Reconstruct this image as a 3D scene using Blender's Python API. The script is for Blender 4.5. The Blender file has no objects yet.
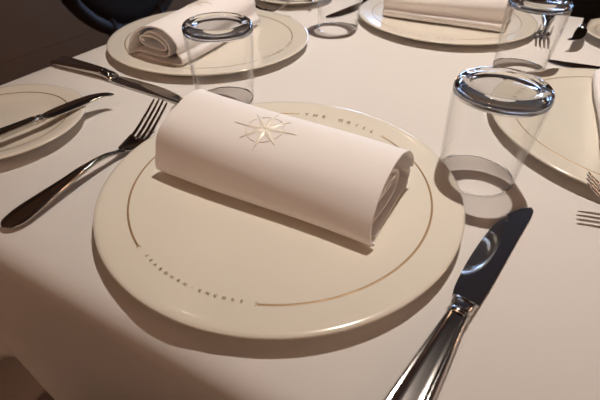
import bpy, bmesh, math, random
from math import sin, cos, pi, radians as R
from mathutils import Vector, Matrix
random.seed(4)
C = bpy.context.scene.collection
TZ = 0.75                                   # table height; table-local z = 0 is the cloth

# ------------------------------------------------------------------ materials
def mat(name, color, rough=0.5, metal=0.0, bump=None, **kw):
    m = bpy.data.materials.new(name); m.use_nodes = True
    nt = m.node_tree; b = nt.nodes['Principled BSDF']
    b.inputs['Base Color'].default_value = (*color, 1)
    b.inputs['Roughness'].default_value = rough
    b.inputs['Metallic'].default_value = metal
    for k, v in kw.items():
        b.inputs[k.replace('_', ' ')].default_value = v
    if bump:
        scale, strength, dist = bump
        tc = nt.nodes.new('ShaderNodeTexCoord'); n = nt.nodes.new('ShaderNodeTexNoise')
        n.inputs['Scale'].default_value = scale; n.inputs['Detail'].default_value = 3
        bp = nt.nodes.new('ShaderNodeBump'); bp.inputs['Strength'].default_value = strength
        bp.inputs['Distance'].default_value = dist
        nt.links.new(tc.outputs['Object'], n.inputs['Vector'])
        nt.links.new(n.outputs['Fac'], bp.inputs['Height'])
        nt.links.new(bp.outputs['Normal'], b.inputs['Normal'])
    return m

def mat_emit(name, color, strength):
    m = bpy.data.materials.new(name); m.use_nodes = True
    nt = m.node_tree; nt.nodes.clear()
    o = nt.nodes.new('ShaderNodeOutputMaterial'); e = nt.nodes.new('ShaderNodeEmission')
    e.inputs['Color'].default_value = (*color, 1); e.inputs['Strength'].default_value = strength
    nt.links.new(e.outputs[0], o.inputs[0]); return m

def mat_cloth():
    m = mat('white_table_linen', (0.72, 0.695, 0.672), 0.95, 0)
    nt = m.node_tree; b = nt.nodes['Principled BSDF']
    b.inputs['Specular IOR Level'].default_value = 0.1
    tc = nt.nodes.new('ShaderNodeTexCoord')
    n = nt.nodes.new('ShaderNodeTexNoise'); n.inputs['Scale'].default_value = 7; n.inputs['Detail'].default_value = 2
    n2 = nt.nodes.new('ShaderNodeTexNoise'); n2.inputs['Scale'].default_value = 900
    b1 = nt.nodes.new('ShaderNodeBump'); b1.inputs['Strength'].default_value = 0.25; b1.inputs['Distance'].default_value = 0.004
    b2 = nt.nodes.new('ShaderNodeBump'); b2.inputs['Strength'].default_value = 0.12; b2.inputs['Distance'].default_value = 0.0006
    L = nt.links.new
    L(tc.outputs['Object'], n.inputs['Vector']); L(tc.outputs['Object'], n2.inputs['Vector'])
    L(n.outputs['Fac'], b1.inputs['Height']); L(n2.outputs['Fac'], b2.inputs['Height'])
    L(b1.outputs['Normal'], b2.inputs['Normal']); L(b2.outputs['Normal'], b.inputs['Normal'])
    return m

def mat_glass():
    m = bpy.data.materials.new('clear_glass'); m.use_nodes = True
    nt = m.node_tree; nt.nodes.clear()
    o = nt.nodes.new('ShaderNodeOutputMaterial'); g = nt.nodes.new('ShaderNodeBsdfGlass')
    g.inputs['IOR'].default_value = 1.48; g.inputs['Roughness'].default_value = 0.0
    g.inputs['Color'].default_value = (0.99, 0.995, 1.0, 1)
    nt.links.new(g.outputs[0], o.inputs[0]); return m

def mat_thin_glass():
    m = bpy.data.materials.new('thin_clear_glass'); m.use_nodes = True
    nt = m.node_tree; nt.nodes.clear(); L = nt.links.new
    o = nt.nodes.new('ShaderNodeOutputMaterial'); mx = nt.nodes.new('ShaderNodeMixShader')
    lw = nt.nodes.new('ShaderNodeLayerWeight'); lw.inputs['Blend'].default_value = .5
    pw = nt.nodes.new('ShaderNodeMath'); pw.operation = 'POWER'; pw.inputs[1].default_value = 3.6
    f = nt.nodes.new('ShaderNodeMath'); f.operation = 'MULTIPLY_ADD'; f.inputs[1].default_value = .75; f.inputs[2].default_value = .012
    t = nt.nodes.new('ShaderNodeBsdfTransparent'); t.inputs[0].default_value = (.99, .99, .99, 1)
    g = nt.nodes.new('ShaderNodeBsdfGlossy'); g.inputs['Roughness'].default_value = .03
    L(lw.outputs['Facing'], pw.inputs[0]); L(pw.outputs[0], f.inputs[0])
    L(f.outputs[0], mx.inputs[0]); L(t.outputs[0], mx.inputs[1]); L(g.outputs[0], mx.inputs[2]); L(mx.outputs[0], o.inputs[0]); return m

def mat_wood(name, c1, c2):
    m = mat(name, c1, 0.6)
    nt = m.node_tree; b = nt.nodes['Principled BSDF']
    tc = nt.nodes.new('ShaderNodeTexCoord'); w = nt.nodes.new('ShaderNodeTexWave')
    w.inputs['Scale'].default_value = 3; w.inputs['Distortion'].default_value = 6; w.inputs['Detail'].default_value = 3
    r = nt.nodes.new('ShaderNodeValToRGB'); r.color_ramp.elements[0].color = (*c1, 1); r.color_ramp.elements[1].color = (*c2, 1)
    L = nt.links.new
    L(tc.outputs['Object'], w.inputs['Vector']); L(w.outputs['Fac'], r.inputs['Fac']); L(r.outputs[0], b.inputs['Base Color'])
    return m

M_CLOTH = mat_cloth()
M_PLATE = mat('cream_porcelain', (0.80, 0.755, 0.66), 0.16, Coat_Weight=0.5, Coat_Roughness=0.05)
M_GOLD = mat('gold_band', (0.36, 0.24, 0.12), 0.4, 0.3)
M_INK = mat('brown_lettering', (0.24, 0.165, 0.09), 0.5)
M_NAP = mat('white_napkin_linen', (0.91, 0.885, 0.875), 0.9, bump=(700, 0.12, 0.0006), Specular_IOR_Level=0.15)
M_THREAD = mat('ivory_thread', (0.92, 0.88, 0.78), 0.35, Sheen_Weight=0.3)
M_STEEL = mat('polished_steel', (0.54, 0.515, 0.49), 0.08, 1.0)
M_BLADE = mat('mirror_steel_blade', (0.60, 0.585, 0.57), 0.06, 1.0)
M_GLASS = mat_glass(); M_THIN = mat_thin_glass()
M_BLACK = mat('black_leather', (0.016, 0.011, 0.008), 0.8, bump=(120, 0.2, 0.002))
M_DWOOD = mat_wood('dark_chair_wood', (0.016, 0.009, 0.006), (0.028, 0.015, 0.009))
M_TABLE = mat_wood('brown_table_wood', (0.10, 0.05, 0.025), (0.16, 0.08, 0.04))
M_CARPET = mat('brown_carpet', (0.19, 0.105, 0.058), 0.95, bump=(300, 0.5, 0.004))
M_WALL = mat('brown_wall_panel', (0.175, 0.09, 0.036), 0.6, bump=(30, 0.1, 0.003))
M_CREAM = mat('cream_wall_paint', (0.55, 0.44, 0.34), 0.7, bump=(60, 0.1, 0.002))
M_FILL = mat_emit('opal_fill_glow', (1.0, 0.61, 0.38), 26.0)  # glow of the added fill globes
M_CEIL = mat('dark_ceiling', (0.085, 0.047, 0.027), 0.8)
M_FRAME = mat('dark_window_frame', (0.03, 0.02, 0.015), 0.5)
M_PANE = mat_emit('dusk_daylight_pane', (0.42, 0.62, 1.0), 14.0)
M_LENS = mat_emit('warm_lamp_lens', (1.0, 0.80, 0.58), 22.0)
M_TRIM = mat('lamp_trim_metal', (0.35, 0.33, 0.3), 0.35, 0.8)

# ------------------------------------------------------------------ helpers
def link(name, me, m=None, parent=None, smooth=True):
    o = bpy.data.objects.new(name, me); C.objects.link(o)
    if m is not None: me.materials.append(m)
    if smooth:
        for p in me.polygons: p.use_smooth = True
    if parent is not None: o.parent = parent
    return o

def from_bm(name, bm, m, parent=None, smooth=True):
    bmesh.ops.recalc_face_normals(bm, faces=bm.faces[:])
    me = bpy.data.meshes.new(name); bm.to_mesh(me); bm.free()
    return link(name, me, m, parent, smooth)

def empty(name, label, cat, loc=(0, 0, 0), rz=0, group=None):
    o = bpy.data.objects.new(name, None); C.objects.link(o)
    o.empty_display_size = 0.02
    o.location = loc; o.rotation_euler = (0, 0, rz)
    tag(o, label, cat, group); return o

def tag(o, label=None, cat=None, group=None, kind=None):
    if label: o['label'] = label
    if cat: o['category'] = cat
    if group: o['group'] = group
    if kind: o['kind'] = kind
    return o

def dup(root, loc, rz, label):
    r = root.copy(); C.objects.link(r); r.location = loc; r.rotation_euler = (0, 0, rz); r['label'] = label
    for ch in list(root.children):
        c = ch.copy(); C.objects.link(c); c.parent = r
        for g in ch.children:
            d = g.copy(); C.objects.link(d); d.parent = c
    return r

def lathe(bm, prof, seg=96, closed=False):
    rings = []
    for r, z in prof:
        if r < 1e-6:
            rings.append([bm.verts.new((0, 0, z))])
        else:
            rings.append([bm.verts.new((r * cos(2 * pi * i / seg), r * sin(2 * pi * i / seg), z)) for i in range(seg)])
    n = len(rings)
    for k in range(n if closed else n - 1):
        a, b = rings[k], rings[(k + 1) % n]
        for i in range(seg):
            j = (i + 1) % seg
            if len(a) == 1 and len(b) == 1: continue
            if len(a) == 1: bm.faces.new((a[0], b[j], b[i]))
            elif len(b) == 1: bm.faces.new((a[i], a[j], b[0]))
            else: bm.faces.new((a[i], a[j], b[j], b[i]))

def loft(bm, sections, cap=True, closed=True):
    rows = [[bm.verts.new(p) for p in s] for s in sections]
    n = len(rows[0])
    for a, b in zip(rows, rows[1:]):
        for i in range(n if closed else n - 1):
            j = (i + 1) % n
            bm.faces.new((a[i], a[j], b[j], b[i]))
    if cap:
        bm.faces.new(rows[0][::-1]); bm.faces.new(rows[-1])
    return rows

def box(bm, x0, x1, y0, y1, z0, z1):
    v = [bm.verts.new((x, y, z)) for z in (z0, z1) for x, y in ((x0, y0), (x1, y0), (x1, y1), (x0, y1))]
    for f in ((3, 2, 1, 0), (4, 5, 6, 7), (0, 1, 5, 4), (1, 2, 6, 5), (2, 3, 7, 6), (3, 0, 4, 7)):
        bm.faces.new([v[i] for i in f])

def tube(bm, pts, rad, seg=10, closed=False):
    pts = [Vector(p) for p in pts]; n = len(pts); secs = []
    for i, p in enumerate(pts):
        a = pts[(i - 1) % n] if (closed or i > 0) else p
        b = pts[(i + 1) % n] if (closed or i < n - 1) else p
        t = (b - a).normalized()
        up = Vector((0, 0, 1)) if abs(t.z) < 0.9 else Vector((0, 1, 0))
        s = t.cross(up).normalized(); u = s.cross(t)
        r = rad(i) if callable(rad) else rad
        secs.append([p + s * r * cos(2 * pi * k / seg) + u * r * sin(2 * pi * k / seg) for k in range(seg)])
    if closed: secs.append(secs[0])
    loft(bm, secs, cap=not closed)
    if closed: bmesh.ops.remove_doubles(bm, verts=bm.verts[:], dist=1e-6)

def interp(tab, s):
    if s <= tab[0][0]: return tab[0][1]
    for (a, va), (b, vb) in zip(tab, tab[1:]):
        if s <= b:
            t = (s - a) / (b - a); t = t * t * (3 - 2 * t) if False else t
            return va + (vb - va) * t
    return tab[-1][1]

def smooth_tab(tab, s):                      # Catmull-Rom through the table
    n = len(tab)
    if s <= tab[0][0]: return tab[0][1]
    if s >= tab[-1][0]: return tab[-1][1]
    for i in range(n - 1):
        if s <= tab[i + 1][0]:
            x0, y0 = tab[i]; x1, y1 = tab[i + 1]; h = x1 - x0; t = (s - x0) / h
            m0 = (y1 - tab[i - 1][1]) / (x1 - tab[i - 1][0]) if i > 0 else (y1 - y0) / h
            m1 = (tab[i + 2][1] - y0) / (tab[i + 2][0] - x0) if i + 2 < n else (y1 - y0) / h
            t2, t3 = t * t, t * t * t
            return (2*t3-3*t2+1)*y0 + (t3-2*t2+t)*h*m0 + (-2*t3+3*t2)*y1 + (t3-t2)*h*m1

# ------------------------------------------------------------------ room
def slab(name, x0, x1, y0, y1, z0, z1, m):
    bm = bmesh.new(); box(bm, x0, x1, y0, y1, z0, z1)
    return tag(from_bm(name, bm, m, smooth=False), kind='structure')

XL, XR, YB, YF, ZC = -2.3, 3.4, -2.6, 4.2, 2.65
slab('floor', XL, XR, YB, YF, -0.1, 0.0, M_CARPET)
slab('ceiling', XL, XR, YB, YF, ZC, ZC + 0.1, M_CEIL)
slab('wall_left', XL - 0.1, XL, YB, YF, -0.1, ZC + 0.1, M_WALL)
slab('wall_right', XR, XR + 0.1, YB, YF, -0.1, ZC + 0.1, M_CREAM)
slab('wall_back', XL - 0.1, XR + 0.1, YB - 0.1, YB, -0.1, ZC + 0.1, M_CREAM)
# the far wall with two windows
WIN = ((-1.75, -0.15), (0.35, 1.95)); WZ0, WZ1 = 0.72, 1.55
bm = bmesh.new()
xs = [XL - 0.1, WIN[0][0], WIN[0][1], WIN[1][0], WIN[1][1], XR + 0.1]
for i in range(5):
    if i in (1, 3):
        box(bm, xs[i], xs[i+1], YF, YF + 0.1, -0.1, WZ0); box(bm, xs[i], xs[i+1], YF, YF + 0.1, WZ1, ZC + 0.1)
    else:
        box(bm, xs[i], xs[i+1], YF, YF + 0.1, -0.1, ZC + 0.1)
tag(from_bm('wall_far', bm, M_WALL, smooth=False), kind='structure')
for k, (a, b) in enumerate(WIN):
    bm = bmesh.new(); t = 0.05
    box(bm, a, b, YF + 0.01, YF + 0.06, WZ0, WZ0 + t); box(bm, a, b, YF + 0.01, YF + 0.06, WZ1 - t, WZ1)
    for x in (a, (a + b) / 2 - t / 2, b - t): box(bm, x, x + t, YF + 0.01, YF + 0.06, WZ0 + t, WZ1 - t)
    fr = tag(from_bm('window_%d' % (k + 1), bm, M_FRAME, smooth=False), kind='structure')
    bm = bmesh.new(); box(bm, a, b, YF + 0.065, YF + 0.075, WZ0, WZ1)
    from_bm('window_pane', bm, M_PANE, fr, smooth=False)
slab('baseboard_left', XL, XL + 0.015, YB, YF, 0, 0.1, M_WALL)
for k, y in enumerate((0.55, 1.75)):         # panel joints of the left wall
    slab('trim_%d' % (k + 1), XL, XL + 0.012, y, y + 0.02, 0.1, ZC, M_FRAME)

# ------------------------------------------------------------------ table and cloth
HX, HY = 0.448, 0.457
t = empty('dining_table', 'brown wooden pedestal table hidden under the white tablecloth', 'table', (0, 0, 0))
bm = bmesh.new(); box(bm, -HX + .024, HX - .024, -HY + .024, HY - .024, TZ - 0.032, TZ - 0.006)
bmesh.ops.bevel(bm, geom=bm.edges[:], offset=0.006, segments=2, affect='EDGES')
from_bm('tabletop', bm, M_TABLE, t, smooth=False)
bm = bmesh.new(); lathe(bm, [(0, TZ - .032), (.10, TZ - .032), (.06, TZ - .09), (.045, .4), (.05, .1), (.06, .06), (0, .06)], 32)
from_bm('column', bm, M_TABLE, t)
bm = bmesh.new(); lathe(bm, [(0, .0), (.24, .0), (.25, .012), (.22, .03), (.07, .06), (0, .062)], 48)
from_bm('base_plate', bm, M_TABLE, t)

def tablecloth():
    bm = bmesh.new()
    RC, ER = 0.03, 0.020                  # corner radius, edge rounding radius
    N = 130; per = []
    for side in range(4):                   # perimeter of the rounded rectangle with outward normals and corner coordinate
        ang = side * pi / 2 - pi / 2
        nx, ny = cos(ang), sin(ang); tx, ty = -ny, nx
        hn = HX if abs(nx) > .5 else HY; ht = HY if abs(nx) > .5 else HX
        hn -= ER; ht -= ER
        for i in range(N):
            s = -1 + 2 * i / (N - 1); s = math.copysign(abs(s) ** 0.75, s)
            u = s * (ht - RC)
            per.append((nx * hn + tx * u, ny * hn + ty * u, nx, ny, (ht - RC) - abs(u), u))
        for i in range(1, 12):
            a = ang + i / 12 * pi / 2
            n2x, n2y = cos(ang + pi / 2), sin(ang + pi / 2)
            hn2 = (HX if abs(n2x) > .5 else HY) - ER
            cx, cy = nx * (hn - RC) + n2x * (hn2 - RC), ny * (hn - RC) + n2y * (hn2 - RC)
            per.append((cx + RC * cos(a), cy + RC * sin(a), cos(a), sin(a), -1, 0))
    rings = []
    for k in (0.3, 0.6, 0.85, 0.95, 1.0):
        rings.append([bm.verts.new((x * k, y * k, 0)) for x, y, *_ in per])
    for a in (22, 45, 68, 90):
        q = R(a)
        rings.append([bm.verts.new((x + nx * ER * sin(q), y + ny * ER * sin(q), ER * cos(q) - ER)) for x, y, nx, ny, *_ in per])
    DROP = 0.222
    for j in range(1, 25):
        f = j / 24; row = []
        for x, y, nx, ny, c, u in per:
            if c < 0:                        # the corner itself hangs lowest and flares out
                drop = DROP * 1.34; off = 0.13 * f * DROP
            else:
                th = math.degrees(math.atan2(c, max(1e-4, f * DROP)))
                g = math.exp(-((th - 46) / 6) ** 2)
                dip = math.exp(-((th - 32) / 9) ** 2)
                g0 = max(0, 1 - th / 16.0)
                off = f * DROP * (0.015 + 0.06 * g - 0.13 * dip + 0.13 * g0) + 0.004 * f * sin(u * 21 + nx * 3 + ny)
                drop = DROP * (1 + 0.34 * max(0, 1 - c / 0.25) ** 1.1)
            off += ER
            row.append(bm.verts.new((x + nx * off, y + ny * off, -ER - f * drop)))
        rings.append(row)
    n = len(per)
    c0 = bm.verts.new((0, 0, 0))
    for i in range(n): bm.faces.new((c0, rings[0][i], rings[0][(i + 1) % n]))
    for a, b in zip(rings, rings[1:]):
        for i in range(n):
            j = (i + 1) % n
            bm.faces.new((a[i], b[i], b[j], a[j]))
    o = from_bm('tablecloth', bm, M_CLOTH)
    md = o.modifiers.new('cloth_thickness', 'SOLIDIFY'); md.thickness = 0.0012; md.offset = -1
    o.location.z = TZ
    return tag(o, 'white ironed tablecloth draped over the table under all the place settings', 'tablecloth')
tablecloth()

# ------------------------------------------------------------------ seats: local frame of the near place setting, turned about the table centre
SEATS = {'near': 0, 'left': -pi / 2, 'far': pi, 'right': pi / 2}
def turned(seat, x, y, z=0.0):
    a = SEATS[seat]
    return (x * cos(a) - y * sin(a), x * sin(a) + y * cos(a), TZ + z)

# ------------------------------------------------------------------ dinner plate
PLATE_TOP = [(0, .0085), (.05, .0085), (.094, .0085), (.103, .0088), (.112, .0094), (.130, .0108), (.146, .0124), (.1515, .0130), (.1540, .0128), (.1550, .0120)]
PLATE = PLATE_TOP + [(.1548, .0112), (.1535, .0105), (.150, .0098), (.125, .0064), (.106, .0025), (.102, .0004), (.100, 0), (.096, 0), (.094, .0006), (.091, .003), (0, .003)]
BREAD_TOP = [(0, .0068), (.035, .0068), (.052, .0069), (.058, .0076), (.064, .0094), (.070, .0112), (.082, .0136), (.0875, .0145), (.0895, .0143), (.0905, .0136)]
BREAD_TOP = [(r * .97, z) for r, z in BREAD_TOP]
BREAD = BREAD_TOP + [(.0877, .0129), (.0870, .0124), (.084, .0115), (.069, .0086), (.060, .0030), (.058, .0004), (.057, 0), (.054, 0), (.0525, .001), (.051, .0026), (0, .0026)]

def band(name, top, r, w, arcs, parent):
    bm = bmesh.new()
    for a0, a1 in arcs:
        n = max(8, int(abs(a1 - a0) / 1.5)); rows = []
        for i in range(n + 1):
            a = R(a0 + (a1 - a0) * i / n)
            rows.append([bm.verts.new((rr * cos(a), rr * sin(a), smooth_tab(top, rr) + h)) for rr, h in ((r - w / 2, .00005), (r - w / 4, .00028), (r + w / 4, .00028), (r + w / 2, .00005))])
        for p, q in zip(rows, rows[1:]):
            for k in range(3): bm.faces.new((p[k], p[k+1], q[k+1], q[k]))
        if abs(a1 - a0) < 359:
            for aa, sg in ((a0, -1), (a1, 1)):        # little forked tips at the line ends
                for dr in (-1, 1):
                    a = R(aa); b = R(aa + sg * 1.1)
                    p = [(r - .0004, a), (r + .0004, a), (r + dr * .0018 + .0003, b), (r + dr * .0018 - .0003, b)]
                    bm.faces.new([bm.verts.new((q * cos(t), q * sin(t), smooth_tab(top, q) + .0003)) for q, t in p])
    return from_bm(name, bm, M_GOLD, parent)

def glyph_mesh(ch, size):
    cu = bpy.data.curves.new('g', 'FONT'); cu.body = ch; cu.size = size; cu.align_x = 'CENTER'; cu.resolution_u = 3; cu.offset = size * .022
    o = bpy.data.objects.new('g', cu); C.objects.link(o)
    dg = bpy.context.evaluated_depsgraph_get(); dg.update()
    me = bpy.data.meshes.new_from_object(o.evaluated_get(dg))
    vs = [tuple(v.co) for v in me.vertices]; fs = [tuple(p.vertices) for p in me.polygons]
    bpy.data.objects.remove(o); bpy.data.curves.remove(cu); bpy.data.meshes.remove(me)
    return vs, fs

def lettering(name, chars, r, outward, size, parent):
    """chars: list of (character, angle in degrees); outward: letter tops point away from the plate's middle"""
    bm = bmesh.new()
    for ch, ang in chars:
        vs, fs = glyph_mesh(ch, size)
        a = R(ang); er = Vector((cos(a), sin(a), 0)); et = Vector((-sin(a), cos(a), 0))
        up, rt = (er, -et) if outward else (-er, et)
        nv = []
        for x, y, z in vs:
            p = er * r + rt * x * 1.12 + up * (y - size * .35)
            p.z = smooth_tab(PLATE_TOP, min(.1549, math.hypot(p.x, p.y))) + .00035
            nv.append(bm.verts.new(p))
        for f in fs:
            try: bm.faces.new([nv[i] for i in f])
            except ValueError: pass
    return from_bm(name, bm, M_INK, parent, smooth=False)

def spread_text(text, a0, a1):
    n = len(text)
    return [(c, a0 + (a1 - a0) * i / (n - 1)) for i, c in enumerate(text) if c != ' ']

DINNER_LABEL = {
    'near': 'large cream dinner plate with gold line, nearest and fully in view, under the star napkin',
    'left': 'large cream dinner plate at upper left, behind an upturned glass',
    'far': 'large cream dinner plate at the top edge, under a napkin seen from behind',
    'right': 'large cream dinner plate cut by the right edge, behind the nearest upturned glass'}
def dinner_plate(seat, x, y):
    t = empty('dinner_plate', DINNER_LABEL[seat], 'plate', turned(seat, x, y), SEATS[seat], 'dinner plates of the four place settings')
    bm = bmesh.new(); lathe(bm, PLATE, 160); from_bm('plate_body', bm, M_PLATE, t)
    band('gold_line', PLATE_TOP, .1292, .0017, ((-66.4, 66.6), (112.5, 244.6)), t)
    lettering('rim_lettering', spread_text('THE GRILL', 107.7, 72.9), .1292, True, .0068, t)
    lettering('rim_lettering', spread_text('SEABOURN\u00b7ENCORE', -109.2, -71.5), .1282, False, .0032, t)
    return t
plate_near = dinner_plate('near', .0006, -.2852)
for seat, (wx, wy) in {'left': (-.2917, -.0063), 'far': (.0059, .2896), 'right': (.2886, -.0104)}.items():
    dup(plate_near, (wx, wy, TZ), SEATS[seat], DINNER_LABEL[seat])

BREAD_LABEL = {
    'near': 'small cream bread plate at the left edge with a knife laid across it',
    'left': 'small bread plate cut off by the top edge, beyond the upper left dinner plate',
    'far': 'small bread plate at the top right corner under the blunt knife'}
def bread_plate(seat, x, y):
    t = empty('bread_plate', BREAD_LABEL[seat], 'plate', turned(seat, x, y), SEATS[seat], 'bread plates of the place settings')
    bm = bmesh.new(); lathe(bm, BREAD, 128); from_bm('plate_body', bm, M_PLATE, t)
    band('gold_line', BREAD_TOP, .0695, .0013, ((0, 360),), t)
    return t
BREADS = {'near': (-.322, -.336), 'left': (-.31, .285), 'far': (.315, .335)}
bp = bread_plate('near', *BREADS['near'])
for s in ('left', 'far'): dup(bp, (*BREADS[s], TZ), SEATS[s], BREAD_LABEL[s])

# ------------------------------------------------------------------ folded napkin
INNER = [(.034, .022), (.030, .0275), (.044, .0315), (.064, .030), (.076, .022), (.070, .0145), (.050, .0125), (.030, .0145), (.022, .020),
         (.028, .0255), (.046, .0355), (.066, .034), (.082, .024), (.078, .0095), (.056, .0065), (.030, .0065)]
REAR = [(.0950, .0150), (.0985, .0105), (.0975, .0045), (.088, .0016), (.070, .0012), (.045, .0012)]
REAR = [(.0950, .0150), (.0985, .0105), (.0975, .0045), (.088, .0016), (.070, .0012), (.045, .0012)]
SEC_R = INNER + [(.0130, .0040), (.0095, .0085), (.0112, .0150), (.0180, .0260), (.0320, .0375), (.0540, .0450), (.0760, .0450), (.0930, .0380), (.1030, .0275), (.1015, .0190)] + [(a + .008, b) for a, b in REAR] + [(.022, .0016)]
SEC_L = INNER + [(.0110, .0040), (.0080, .0095), (.0110, .0215), (.0155, .0350), (.0235, .0445), (.0400, .0515), (.0620, .0560), (.0800, .0520), (.0920, .0380), (.0925, .0210)] + REAR + [(.018, .0016)]
def spline(pts, n):
    out = []; m = len(pts)
    for i in range(m - 1):
        p0 = pts[max(0, i-1)]; p1 = pts[i]; p2 = pts[i+1]; p3 = pts[min(m-1, i+2)]
        for k in range(n):
            t = k / n
            out.append(tuple(.5 * ((2*b) + (c - a) * t + (2*a - 5*b + 4*c - d) * t*t + (-a + 3*b - 3*c + d) * t**3) for a, b, c, d in zip(p0, p1, p2, p3)))
    out.append(pts[-1]); return out
SECS_R, SECS_L = spline(SEC_R, 5), spline(SEC_L, 5)
NAP_L, NAP_R = -.106, .0985
def nap_section(x):
    u = min(1, max(0, (x - NAP_L) / (NAP_R - NAP_L))); u = u ** .8
    return [(a * (1 - u) + c * u + .0012 * sin(x * 31), b * (1 - u) + d * u) for (a, b), (c, d) in zip(SECS_L, SECS_R)]
def napkin():
    t = empty('napkin', 'x', 'napkin')
    bm = bmesh.new(); NX = 48; rows = []
    for i in range(NX + 1):
        x = NAP_L + (NAP_R - NAP_L) * i / NX; e = abs(2 * i / NX - 1) ** 3
        def ends(k):                          # the cut ends are not square: inner layers sit back, the outer ply arches
            ko, kt = 5 * len(INNER), 5 * (len(INNER) + 9)
            if i < NX / 2: return .0016 * sin(k * .13)
            if k < ko: return -.0095 + .004 * sin(k * .12)
            if k < kt: return -.0062 * sin(pi * (k - ko) / (kt - ko)) ** 1.2 + .0012
            return -.0015
        rows.append([bm.verts.new((x + e * ends(k), y, z)) for k, (y, z) in enumerate(nap_section(x))])
    for a, b in zip(rows, rows[1:]):
        for k in range(len(SECS_R) - 1): bm.faces.new((a[k], b[k], b[k+1], a[k+1]))
    o = from_bm('folded_cloth', bm, M_NAP, t)
    md = o.modifiers.new('two_ply', 'SOLIDIFY'); md.thickness = 0.0024; md.offset = 0
    md = o.modifiers.new('soft_edge', 'BEVEL'); md.width = 0.0005; md.segments = 2; md.limit_method = 'ANGLE'
    # compass star: position along the top of the section, measured by arc length
    K0, K1 = 5 * (len(INNER) + 1), 5 * (len(INNER) + 9)
    def on_top(u, v, lift):
        top = nap_section(u)[K0:K1]; s = max(v, 0)
        for p, q in zip(top, top[1:]):
            l = math.hypot(q[0] - p[0], q[1] - p[1])
            if s <= l: break
            s -= l
        f = s / l; ty, tz = (q[0] - p[0]) / l, (q[1] - p[1]) / l
        h = .00125 + lift
        return (u, p[0] + f * (q[0] - p[0]) - tz * h, p[1] + f * (q[1] - p[1]) + ty * h)
    top = nap_section(-.0175)[K0:K1]; cum = [0]
    for a, b in zip(top, top[1:]): cum.append(cum[-1] + math.hypot(b[0]-a[0], b[1]-a[1]))
    CU, CV = -.0165, .0
    # arc length of the star centre (front of the top, y about .034)
    for k, p in enumerate(top):
        if p[0] >= .047: CV = cum[k]; break
    bm = bmesh.new()
    def ray(ang, ln, wd):
        ca, sa = cos(R(ang)), sin(R(ang)); n = 10; L_, M_, R_ = [], [], []
        for i in range(n + 1):
            f = i / n; d = ln * f
            w = wd * (f / .22 if f < .22 else max(0.04, (1 - f) / .78) ** 1.2) + .00012
            bend = .0005 * sin(f * pi) * (1 if ln > .024 else -1)
            for lst, side, lift in ((L_, 1, .0002), (M_, 0, .0007 if f < .97 else .0003), (R_, -1, .0002)):
                uu = d * ca - (side * w + bend) * sa; vv = d * sa + (side * w + bend) * ca
                lst.append(bm.verts.new(on_top(CU + uu, CV + vv, lift)))
        for i in range(n):
            bm.faces.new((L_[i], L_[i+1], M_[i+1], M_[i])); bm.faces.new((M_[i], M_[i+1], R_[i+1], R_[i]))
    for k in range(8):
        ray(k * 45 + 4, (.0285, .0225, .0265, .0225, .0285, .0225, .0265, .0225)[k], .0022 if k % 2 == 0 else .0027)
    for k in range(8):                                       # the broken ring between the points
        a0, a1 = k * 45 + 12, k * 45 + 41; rows = []
        for i in range(7):
            a = R(a0 + (a1 - a0) * i / 6)
            rows.append([bm.verts.new(on_top(CU + rr * cos(a), CV + rr * sin(a), l)) for rr, l in ((.0152, .0002), (.0156, .0006), (.0160, .0002))])
        for p, q in zip(rows, rows[1:]):
            for j in range(2): bm.faces.new((p[j], q[j], q[j+1], p[j+1]))
    tag(from_bm('embroidered_star', bm, M_THREAD, t, smooth=False), 'ivory embroidered compass star')
    return t
NAPS = {'near': 'white rolled napkin with ivory star, lying across the nearest dinner plate',
        'left': 'white rolled napkin on the upper left dinner plate, its folded open end facing us',
        'far': 'white rolled napkin on the far dinner plate, its plain back edge facing us',
        'right': 'white rolled napkin cut by the right edge of the picture'}
nap = napkin(); tag(nap, NAPS['near'], 'napkin', 'rolled napkins on the dinner plates')
NY = -.3315
nap.location = (0, NY, TZ + .0088)
SHIFT = {'left': (-.018, -.020), 'far': (0, 0), 'right': (.014, .020)}
def nap_at(seat, cx, cy):                    # same place relative to its plate
    a = SEATS[seat]; ox, oy = -.0006, NY + .2852
    sx, sy = SHIFT[seat]
    return (cx + sx + ox * cos(a) - oy * sin(a), cy + sy + ox * sin(a) + oy * cos(a), TZ + .0088)
for seat, (cx, cy) in {'left': (-.2917, -.0063), 'far': (.0059, .2896), 'right': (.2886, -.0104)}.items():
    dup(nap, nap_at(seat, cx, cy), SEATS[seat], NAPS[seat])

# ------------------------------------------------------------------ upturned tumbler
ZJ = .0820                                   # where the thin wall meets the solid base
WALL_OUT = [(.0326, .0), (.0336, .0004), (.0342, .0016), (.0348, .010), (.0358, .026), (.0369, .042), (.0379, .058), (.0385, .070), (.0389, ZJ)]
WALL_IN = [(.0374, ZJ), (.0370, .070), (.0364, .058), (.0354, .042), (.0343, .026), (.0335, .010), (.0329, .0018), (.0325, .0005)]
BASE = [(.0374, ZJ), (.0389, ZJ), (.0392, .0845), (.0389, .0872), (.0379, .0898), (.0361, .0915), (.0340, .0924), (.0320, .0926), (.0302, .0922), (.0285, .0914), (.0268, .0906), (.0245, .0902), (.0232, .0901)]
BASE_IN = [(.0334, .0858), (.0356, .0847), (.0369, .0833), (.0374, ZJ)]
def dense(prof, n=4):
    return spline(prof, n)
GL = {'near': 'upturned clear tumbler beside the tip of the nearest knife, nearest and largest glass',
      'left': 'upturned clear tumbler standing before the upper left dinner plate',
      'far': 'upturned clear tumbler at the top edge of the picture, only its mouth showing',
      'right': 'upturned clear tumbler at the upper right beside the far dinner plate'}
glass = empty('tumbler', GL['near'], 'glass', (.1475, -.1725, TZ + .0004), 0, 'upturned tumblers of the place settings')
bm = bmesh.new(); prof = dense(WALL_OUT, 3) + dense(WALL_IN, 3)
lathe(bm, prof, 128)
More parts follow.
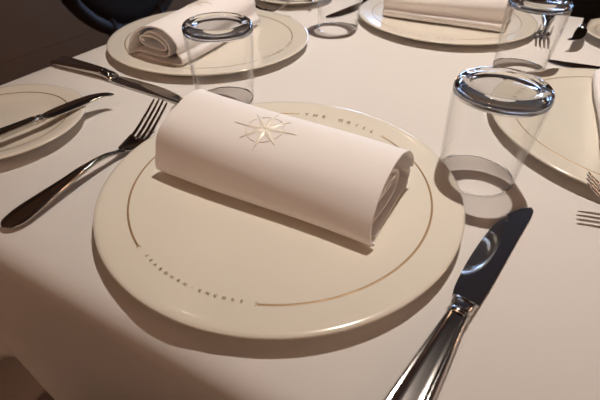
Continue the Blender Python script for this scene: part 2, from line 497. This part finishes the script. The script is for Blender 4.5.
bm.verts.ensure_lookup_table(); n = len(bm.verts)
for i in range(128):
    j = (i + 1) % 128
    bm.faces.new((bm.verts[n - 128 + i], bm.verts[n - 128 + j], bm.verts[j], bm.verts[i]))
gw = from_bm('thin_wall', bm, M_THIN, glass)
gw.data.materials.append(M_GLASS)           # rounded drinking lip
for p in gw.data.polygons:
    if max(gw.data.vertices[v].co.z for v in p.vertices) < .0017: p.material_index = 1
RCAP = .020
def cap_disc(bm, zf, n=32):
    g = {}
    for a in range(n + 1):
        for b in range(n + 1):
            u, v = -1 + 2 * a / n, -1 + 2 * b / n
            if u == 0 and v == 0: r, t = 0, 0
            elif abs(u) > abs(v): r, t = u, pi / 4 * v / u
            else: r, t = v, pi / 2 - pi / 4 * u / v
            r *= RCAP
            g[a, b] = bm.verts.new((r * cos(t), r * sin(t), zf(abs(r))))
    for a in range(n):
        for b in range(n): bm.faces.new((g[a, b], g[a+1, b], g[a+1, b+1], g[a, b+1]))
z_out = lambda r: .0901 + .0001 * (r / .0235) ** 2
z_in = lambda r: .0840 + 1.8 * r * r
bm = bmesh.new()
prof = [BASE[0]] + dense(BASE[1:], 4) + [(.0218, z_out(.0218)), (RCAP, z_out(RCAP))]
lathe(bm, prof, 128)
prof2 = dense([(r, z_in(r)) for r in (RCAP, .022, .0245, .027, .029, .031)] + BASE_IN, 4)
lathe(bm, prof2, 128)
cap_disc(bm, z_out); cap_disc(bm, z_in)
bmesh.ops.remove_doubles(bm, verts=bm.verts[:], dist=2e-6)
gb = from_bm('thick_base', bm, M_GLASS, glass); gb.data.set_sharp_from_angle(angle=R(60))
gb.cycles.is_caustics_caster = True
gb.data.materials.append(M_THIN)            # the flat middle of the base is a clear window, the heel around it is solid glass
for p in gb.data.polygons:
    if max(math.hypot(*gb.data.vertices[v].co[:2]) for v in p.vertices) < .0275: p.material_index = 1
for s, p in {'left': (-.154, -.157), 'far': (-.145, .157), 'right': (.152, .126)}.items():
    dup(glass, (*p, TZ + .0004), 0, GL[s])
for o in bpy.data.objects:
    if o.name.startswith(('tablecloth', 'plate_body')): o.cycles.is_caustics_receiver = True

# ------------------------------------------------------------------ cutlery
def handle_section(w, th, zc, groove=1.0):
    """closed outline, x across, z up: raised threaded edge and a shallow middle panel on top"""
    top = [(-1, 0), (-.97, .45), (-.90, .85), (-.80, 1.0), (-.70, .88), (-.63, .97), (-.56, .76), (-.50, .73), (-.25, .73), (0, .73)]
    top = top + [(-x, z) for x, z in top[-2::-1]]
    bot = [(.9, -.6), (.6, -.9), (0, -1), (-.6, -.9), (-.9, -.6)]
    pts = []
    for x, z in top:
        zz = z if groove > .5 else min(1, (1 - abs(x) ** 2.5)) * 1.0
        zz = groove * z + (1 - groove) * (1 - abs(x) ** 2.6)
        pts.append((x * w / 2, zc + zz * th / 2))
    pts += [(x * w / 2, zc + z * th / 2) for x, z in bot]
    return pts

def fork():
    """lies along +y, handle end at y = 0"""
    t = empty('fork', 'x', 'fork')
    W = [(0, .004), (.0015, .011), (.005, .0175), (.012, .0215), (.022, .0215), (.045, .0160), (.070, .0105), (.092, .0072), (.112, .0062), (.122, .0075), (.128, .012)]
    Z = [(0, .0035), (.012, .0042), (.025, .0054), (.045, .0072), (.062, .0086), (.080, .0105), (.095, .0113), (.108, .0100), (.118, .0074), (.128, .0050)]
    TH = [(0, .0026), (.02, .0040), (.06, .0044), (.09, .0046), (.112, .0042), (.128, .0026)]
    bm = bmesh.new(); secs = []
    for i in range(61):
        s = .0002 + .1275 * (i / 60) ** 1.15
        g = 1.0 if s < .075 else max(0, 1 - (s - .075) / .02)
        secs.append([(x, s, z) for x, z in handle_section(smooth_tab(W, s), smooth_tab(TH, s), smooth_tab(Z, s), g)])
    loft(bm, secs); from_bm('handle', bm, M_STEEL, t)
    HZ = [(.126, .0052), (.134, .0040), (.142, .0042), (.150, .0068), (.160, .0122), (.172, .0200), (.182, .0268), (.191, .0335)]
    HW = [(.126, .010), (.131, .0155), (.137, .0205), (.143, .0228), (.150, .0230)]
    bm = bmesh.new(); secs = []
    for i in range(13):
        s = .126 + .0235 * i / 12; w = smooth_tab(HW, s); z = smooth_tab(HZ, s); sec = []
        for u in [-1 + 2 * k / 8 for k in range(9)]: sec.append((u * w / 2, s, z + .0011 * abs(u) ** 2 + .0009))
        for u in [1 - 2 * k / 8 for k in range(9)]: sec.append((u * w / 2, s, z + .0011 * abs(u) ** 2 - .0009))
        secs.append(sec)
    loft(bm, secs); from_bm('fork_head', bm, M_STEEL, t)
    for k in range(4):
        x0 = (-.0094, -.0031, .0031, .0094)[k]
        bm = bmesh.new(); secs = []
        for i in range(15):
            f = i / 14; s = .148 + .042 * f - (.001 if k in (0, 3) else 0) * f
            w = (.0043 - .0016 * f) * (1 if f < .93 else .55); th = .0019 - .0007 * f
            x = x0 * (1 - .06 * f); z = smooth_tab(HZ, s) + .0009 * (x0 / .0125) ** 2 * (1 - f)
            secs.append([(x - w/2, s, z - th*.2), (x - w*.35, s, z + th/2), (x + w*.35, s, z + th/2), (x + w/2, s, z - th*.2), (x + w*.3, s, z - th/2), (x - w*.3, s, z - th/2)])
        loft(bm, secs); from_bm('tine', bm, M_STEEL, t)
    return t

def aim(root, end, tip, z=0.0, rx=0.0, ry=0.0):
    d = Vector((tip[0] - end[0], tip[1] - end[1]))
    root.location = (end[0], end[1], TZ + z); root.rotation_euler = (rx, ry, math.atan2(-d.x, d.y))

FK = {'near': 'steel fork left of the nearest dinner plate, tines up, whole length in view',
      'left': 'steel fork mostly hidden behind the upper left dinner plate and its napkin',
      'far': 'steel fork at the upper right whose tines show through the upturned tumbler',
      'right': 'steel fork at the right edge below the right dinner plate, only tines in view'}
f0 = fork(); tag(f0, FK['near'], 'fork', 'forks of the four place settings'); aim(f0, (-.1700, -.4345), (-.1705, -.244))
for s, (e, tp) in {'left': ((-.431, .168), (-.243, .172)), 'far': ((.172, .425), (.172, .235)), 'right': ((.420, -.188), (.231, -.181))}.items():
    f = dup(f0, (0, 0, 0), 0, FK[s]); aim(f, e, tp)

def knife():
    """table knife along +y, handle end at y = 0, blade tip at y = .25, cutting edge on -x"""
    t = empty('table_knife', 'x', 'knife')
    W = [(0, .009), (.0012, .016), (.004, .0215), (.010, .0238), (.022, .0242), (.050, .0208), (.080, .0165), (.097, .0138), (.102, .0132)]
    TH = [(0, .003), (.004, .0065), (.012, .0082), (.05, .0092), (.085, .0100), (.102, .0100)]
    bm = bmesh.new(); secs = []
    for i in range(45):
        s = .0002 + .1018 * (i / 44) ** 1.3
        th = smooth_tab(TH, s)
        secs.append([(x, s, z) for x, z in handle_section(smooth_tab(W, s), th, th / 2 + .0003)])
    loft(bm, secs); from_bm('handle', bm, M_STEEL, t)
    bm = bmesh.new(); secs = []
    for s, w, h in ((.100, .0128, .0096), (.1015, .0152, .0112), (.1030, .0152, .0112), (.1045, .0126, .0092), (.1075, .0150, .0098), (.111, .0158, .0090), (.1140, .0150, .0072), (.1155, .0168, .0064), (.1170, .0172, .0052), (.1185, .0172, .0036), (.1195, .0168, .0020)):
        secs.append([(w/2 * math.copysign(abs(cos(a)) ** .7, cos(a)), s, .0053 + h/2 * math.copysign(abs(sin(a)) ** .8, sin(a)) - (.0053 - h/2 - .0004 if s > .115 else 0) * ((s - .115) / .0045 if s > .115 else 0)) for a in [2 * pi * k / 24 for k in range(24)]])
    loft(bm, secs); from_bm('bolster', bm, M_STEEL, t)
    XL_ = [(.118, -.0092), (.128, -.0110), (.150, -.0122), (.175, -.0120), (.200, -.0104), (.220, -.0070), (.234, -.0024), (.243, .0024), (.2475, .0058), (.2495, .0086)]
    XR_ = [(.118, .0088), (.14, .0100), (.17, .0108), (.20, .0114), (.225, .0122), (.240, .0124), (.2465, .0116), (.2495, .0092)]
    bm = bmesh.new(); secs = []
    for i in range(41):
        s = .1185 + .1310 * (1 - (1 - i / 40) ** 1.4)
        a, b = smooth_tab(XL_, s), smooth_tab(XR_, s); th = .0018 * (1 - .35 * i / 40); zc = .0016
        if b - a < .0004: b = a + .0004
        w = b - a
        secs.append([(a, s, zc - th*.12), (a + w*.2, s, zc + th*.20), (a + w*.55, s, zc + th*.40), (b - w*.06, s, zc + th*.5), (b, s, zc + th*.4),
                     (b, s, zc - th*.4), (b - w*.06, s, zc - th*.5), (a + w*.55, s, zc - th*.45), (a + w*.2, s, zc - th*.3), (a, s, zc - th*.2)])
    loft(bm, secs)
    o = from_bm('blade', bm, M_BLADE, t)
    o.data.set_sharp_from_angle(angle=R(40))
    return t
KN = {'near': 'steel table knife right of the nearest dinner plate, dark mirror blade pointing away',
      'left': 'steel table knife at upper left, its blade pointing at the upturned tumbler',
      'far': 'steel table knife at the top edge, its blade seen through the tumbler there',
      'right': 'steel table knife at the right edge beyond the right dinner plate'}
k0 = knife(); tag(k0, KN['near'], 'knife', 'table knives of the four place settings'); aim(k0, (.1520, -.4460), (.1910, -.1985))
for s, (e, tp) in {'left': ((-.437, -.1810), (-.197, -.1845)), 'far': ((-.142, .445), (-.178, .206)), 'right': ((.434, .193), (.196, .165))}.items():
    k = dup(k0, (0, 0, 0), 0, KN[s]); aim(k, e, tp)

def butter_knife():
    """small knife along +y, handle end at y = 0, hooked blunt tip at y = .17"""
    t = empty('butter_knife', 'x', 'knife')
    W = [(0, .005), (.001, .009), (.004, .0125), (.010, .0140), (.030, .0128), (.060, .0104), (.084, .0088)]
    TH = [(0, .003), (.006, .0056), (.03, .0068), (.084, .0070)]
    bm = bmesh.new(); secs = []
    for i in range(31):
        s = .0002 + .0836 * (i / 30) ** 1.25; th = smooth_tab(TH, s)
        secs.append([(x, s, z) for x, z in handle_section(smooth_tab(W, s), th, .0036)])
    loft(bm, secs); from_bm('handle', bm, M_STEEL, t)
    bm = bmesh.new(); secs = []
    for s, w, h in ((.082, .0086, .0068), (.0835, .0106, .0084), (.0848, .0106, .0084), (.086, .0086, .0066), (.0885, .0108, .0080), (.0912, .0110, .0072), (.0935, .0102, .0050), (.0955, .0110, .0036), (.0965, .0112, .0024)):
        secs.append([(w/2 * cos(a), s, .0036 + h/2 * sin(a)) for a in [2 * pi * k / 20 for k in range(20)]])
    loft(bm, secs); from_bm('bolster', bm, M_STEEL, t)
    XL_ = [(.0955, -.0066), (.105, -.0082), (.120, -.0090), (.138, -.0088), (.152, -.0070), (.162, -.0034), (.1680, .0008), (.1705, .0044), (.1715, .0076)]
    XR_ = [(.0955, .0066), (.110, .0074), (.130, .0076), (.150, .0070), (.158, .0066), (.1635, .0080), (.1680, .0108), (.1700, .0114), (.1715, .0100)]
    bm = bmesh.new(); secs = []
    for i in range(33):
        s = .0955 + .076 * i / 32
        a, b = smooth_tab(XL_, s), smooth_tab(XR_, s); w = b - a; th = .0019; zc = .0036
        secs.append([(a, s, zc + th*.1), (a + w*.25, s, zc + th*.35), (b - w*.1, s, zc + th*.5), (b, s, zc + th*.3), (b, s, zc - th*.3), (b - w*.1, s, zc - th*.5), (a + w*.25, s, zc - th*.35), (a, s, zc - th*.1)])
    loft(bm, secs); o = from_bm('blade', bm, M_BLADE, t); o.data.set_sharp_from_angle(angle=R(40))
    return t
BK = {'near': 'small hooked butter knife lying across the bread plate at the left edge',
      'left': 'small butter knife on the bread plate cut off by the top edge',
      'far': 'small butter knife at the top right corner, its blade overhanging the bread plate'}
b0 = butter_knife(); tag(b0, BK['near'], 'knife', 'butter knives on the bread plates'); aim(b0, (-.288, -.406), (-.2635, -.2375), .0143, ry=R(7))
for s, (e, tp) in {'left': ((-.40, .257), (-.231, .236)), 'far': ((.236, .402), (.2165, .232))}.items():
    b = dup(b0, (0, 0, 0), 0, BK[s]); aim(b, e, tp, .0136)

# ------------------------------------------------------------------ chairs
def chair():
    """faces +y; seat front edge at y = 0, origin on the floor"""
    t = empty('dining_chair', 'x', 'chair')
    def rr(hw, y0, y1, rad, z, n=8):
        out = []
        for cx, cy, a0 in ((hw - rad, y1 - rad, 0), (-hw + rad, y1 - rad, 90), (-hw + rad, y0 + rad, 180), (hw - rad, y0 + rad, 270)):
            for i in range(n + 1):
                a = R(a0 + 90 * i / n); out.append((cx + rad * cos(a), cy + rad * sin(a), z))
        return out
    bm = bmesh.new()
    loft(bm, [rr(.235, -.455, -.005, .05, .405), rr(.25, -.47, 0, .06, .42), rr(.25, -.47, 0, .06, .455), rr(.243, -.463, -.007, .06, .468), rr(.20, -.42, -.05, .06, .478), rr(.08, -.3, -.17, .05, .482)])
    from_bm('seat', bm, M_BLACK, t)
    bm = bmesh.new()
    loft(bm, [rr(.225, -.445, -.015, .045, .365), rr(.225, -.445, -.015, .045, .405)])
    from_bm('seat_rail', bm, M_DWOOD, t)
    bx = lambda a, s=1: (.245 * s * cos(a), -.455 - .035 * (1 - cos(a) ** 2 * .6) - .05 * (.25 * s * sin(a)) , .79 + .25 * s * sin(a))
    bm = bmesh.new(); tube(bm, [bx(2 * pi * i / 64) for i in range(64)], .022, 12, closed=True)
    from_bm('back_frame', bm, M_DWOOD, t)
    bm = bmesh.new(); rows = []
    for s, o in ((.93, .012), (.8, .024), (.4, .034), (.05, .036)): rows.append([Vector(bx(2*pi*i/48, s)) + Vector((0, o, 0)) for i in range(48)])
    rows = [[Vector((p.x, p.y - 2 * o, p.z)) for p in r] for r, o in zip(rows, (.012, .024, .034, .036))][::-1] + rows
    loft(bm, rows); from_bm('back_pad', bm, M_BLACK, t)
    for sx in (-1, 1):
        bm = bmesh.new(); tube(bm, [(sx * .20, -.035, .40), (sx * .205, -.03, .2), (sx * .205, -.028, 0)], lambda i: (.022, .017, .013)[i], 10); from_bm('leg', bm, M_DWOOD, t)
        bm = bmesh.new(); tube(bm, [(sx * .10, -.478, .60), (sx * .105, -.45, .5), (sx * .11, -.44, .38), (sx * .12, -.46, .2), (sx * .13, -.50, 0)], lambda i: (.017, .02, .021, .018, .014)[i], 10); from_bm('leg', bm, M_DWOOD, t)
    return t
CH = {'near': 'dark dining chair below the table edge, only its seat corner showing at lower left',
      'left': 'dark round-backed dining chair behind the upper left dinner plate',
      'far': 'black round-backed dining chair beyond the table at the top right corner'}
c0 = chair(); tag(c0, CH['near'], 'chair', 'dining chairs around the table')
c0.location = (-.025, -.468, 0)
dup(c0, (-.52, .47, 0), -pi / 2, CH['left'])
dup(c0, (.34, .51, 0), pi, CH['far'])

# ------------------------------------------------------------------ ceiling downlights
def downlight(x, y, label, energy, target, size=60, blend=1.0, rad=.022, color=(1, .88, .775)):
    t = empty('ceiling_downlight', label, 'lamp', (x, y, ZC), 0, 'recessed ceiling downlights')
    bm = bmesh.new(); lathe(bm, [(.045, -.001), (.062, -.001), (.062, -.007), (.056, -.010), (.047, -.008), (.043, -.002)], 48, closed=True)
    from_bm('trim_ring', bm, M_TRIM, t)
    bm = bmesh.new(); lathe(bm, [(0, -.0045), (.043, -.0045), (.043, -.001), (0, -.001)], 48)
    from_bm('lens', bm, M_LENS, t)
    ld = bpy.data.lights.new('downlight_beam', 'SPOT'); ld.energy = energy; ld.color = color
    ld.spot_size = R(size); ld.spot_blend = blend; ld.shadow_soft_size = rad
    lo = bpy.data.objects.new('downlight_beam', ld); C.objects.link(lo)
    p = Vector((x, y, ZC - .03)); lo.location = p
    lo.rotation_euler = (Vector(target) - p).to_track_quat('-Z', 'Y').to_euler()
    return ld
main = downlight(-.05, .52, 'recessed ceiling spotlight above the table, out of the picture', 144, (.02, .06, TZ), 42)
main.cycles.is_caustics_light = True
downlight(-1.3, .9, 'recessed ceiling downlight by the left wall, out of the picture', 25, (-1.4, .9, 0), 80)
downlight(1.3, 1.6, 'recessed ceiling downlight before the windows at right, out of the picture', 25, (1.3, 1.6, 0), 80)
downlight(-.6, 2.3, 'recessed ceiling downlight before the windows at left, out of the picture', 20, (-.6, 2.3, 0), 80)
downlight(1.4, -.8, 'recessed ceiling downlight behind the near chair, out of the picture', 20, (1.4, -.8, 0), 80)

def fill_globe(x, y, z, label):  # invented globes, added unseen as warm fill for the drape and shadows
    t = empty('fill_globe_lamp', label, 'lamp', (x, y, z), 0, 'opal fill globes added around the room')
    bm = bmesh.new(); bmesh.ops.create_uvsphere(bm, u_segments=32, v_segments=20, radius=.14); from_bm('globe_shade', bm, M_FILL, t)
    bm = bmesh.new(); lathe(bm, [(0, .185), (.03, .185), (.05, .135), (.045, .125), (0, .125)], 32); from_bm('cap', bm, M_TRIM, t)
    bm = bmesh.new(); lathe(bm, [(0, .18), (.006, .18), (.006, ZC - z), (0, ZC - z)], 12); from_bm('cord', bm, M_FRAME, t)
fill_globe(-.55, -2.3, 2.1, 'opal fill globe added behind the camera on the left, out of the picture')
fill_globe(2.9, -1.9, 2.1, 'opal fill globe added behind the camera on the right, out of the picture')
fill_globe(2.3, 1.2, 2.0, 'opal fill globe added by the right wall, out of the picture')

# ------------------------------------------------------------------ world, camera, colour management
w = bpy.data.worlds.new('world'); bpy.context.scene.world = w; w.use_nodes = True
w.node_tree.nodes['Background'].inputs[0].default_value = (.9, .75, .6, 1)
w.node_tree.nodes['Background'].inputs[1].default_value = .02

cd = bpy.data.cameras.new('camera'); cd.sensor_width = 36; cd.lens = 421.8 / 600 * 36; cd.clip_start = .01
cam = bpy.data.objects.new('camera', cd); C.objects.link(cam)
cam.matrix_world = Matrix.Translation((.15397, -.53878, TZ + .23699)) @ Matrix.Rotation(R(28.0), 4, 'Z') @ Matrix.Rotation(R(90 - 39.59), 4, 'X') @ Matrix.Rotation(R(.47), 4, 'Z')
cd.dof.use_dof = True; cd.dof.focus_distance = .42; cd.dof.aperture_fstop = 11
sc = bpy.context.scene; sc.camera = cam
vs = sc.view_settings; vs.view_transform = 'Standard'; vs.look = 'None'; vs.gamma = 1; vs.use_curve_mapping = False; vs.exposure = 0.0
try:
    sc.cycles.caustics_reflective = True; sc.cycles.caustics_refractive = True; sc.cycles.max_bounces = 12
    sc.cycles.transmission_bounces = 10; sc.cycles.sample_clamp_indirect = 8.0; sc.cycles.use_denoising = True
except Exception as e: print(e)
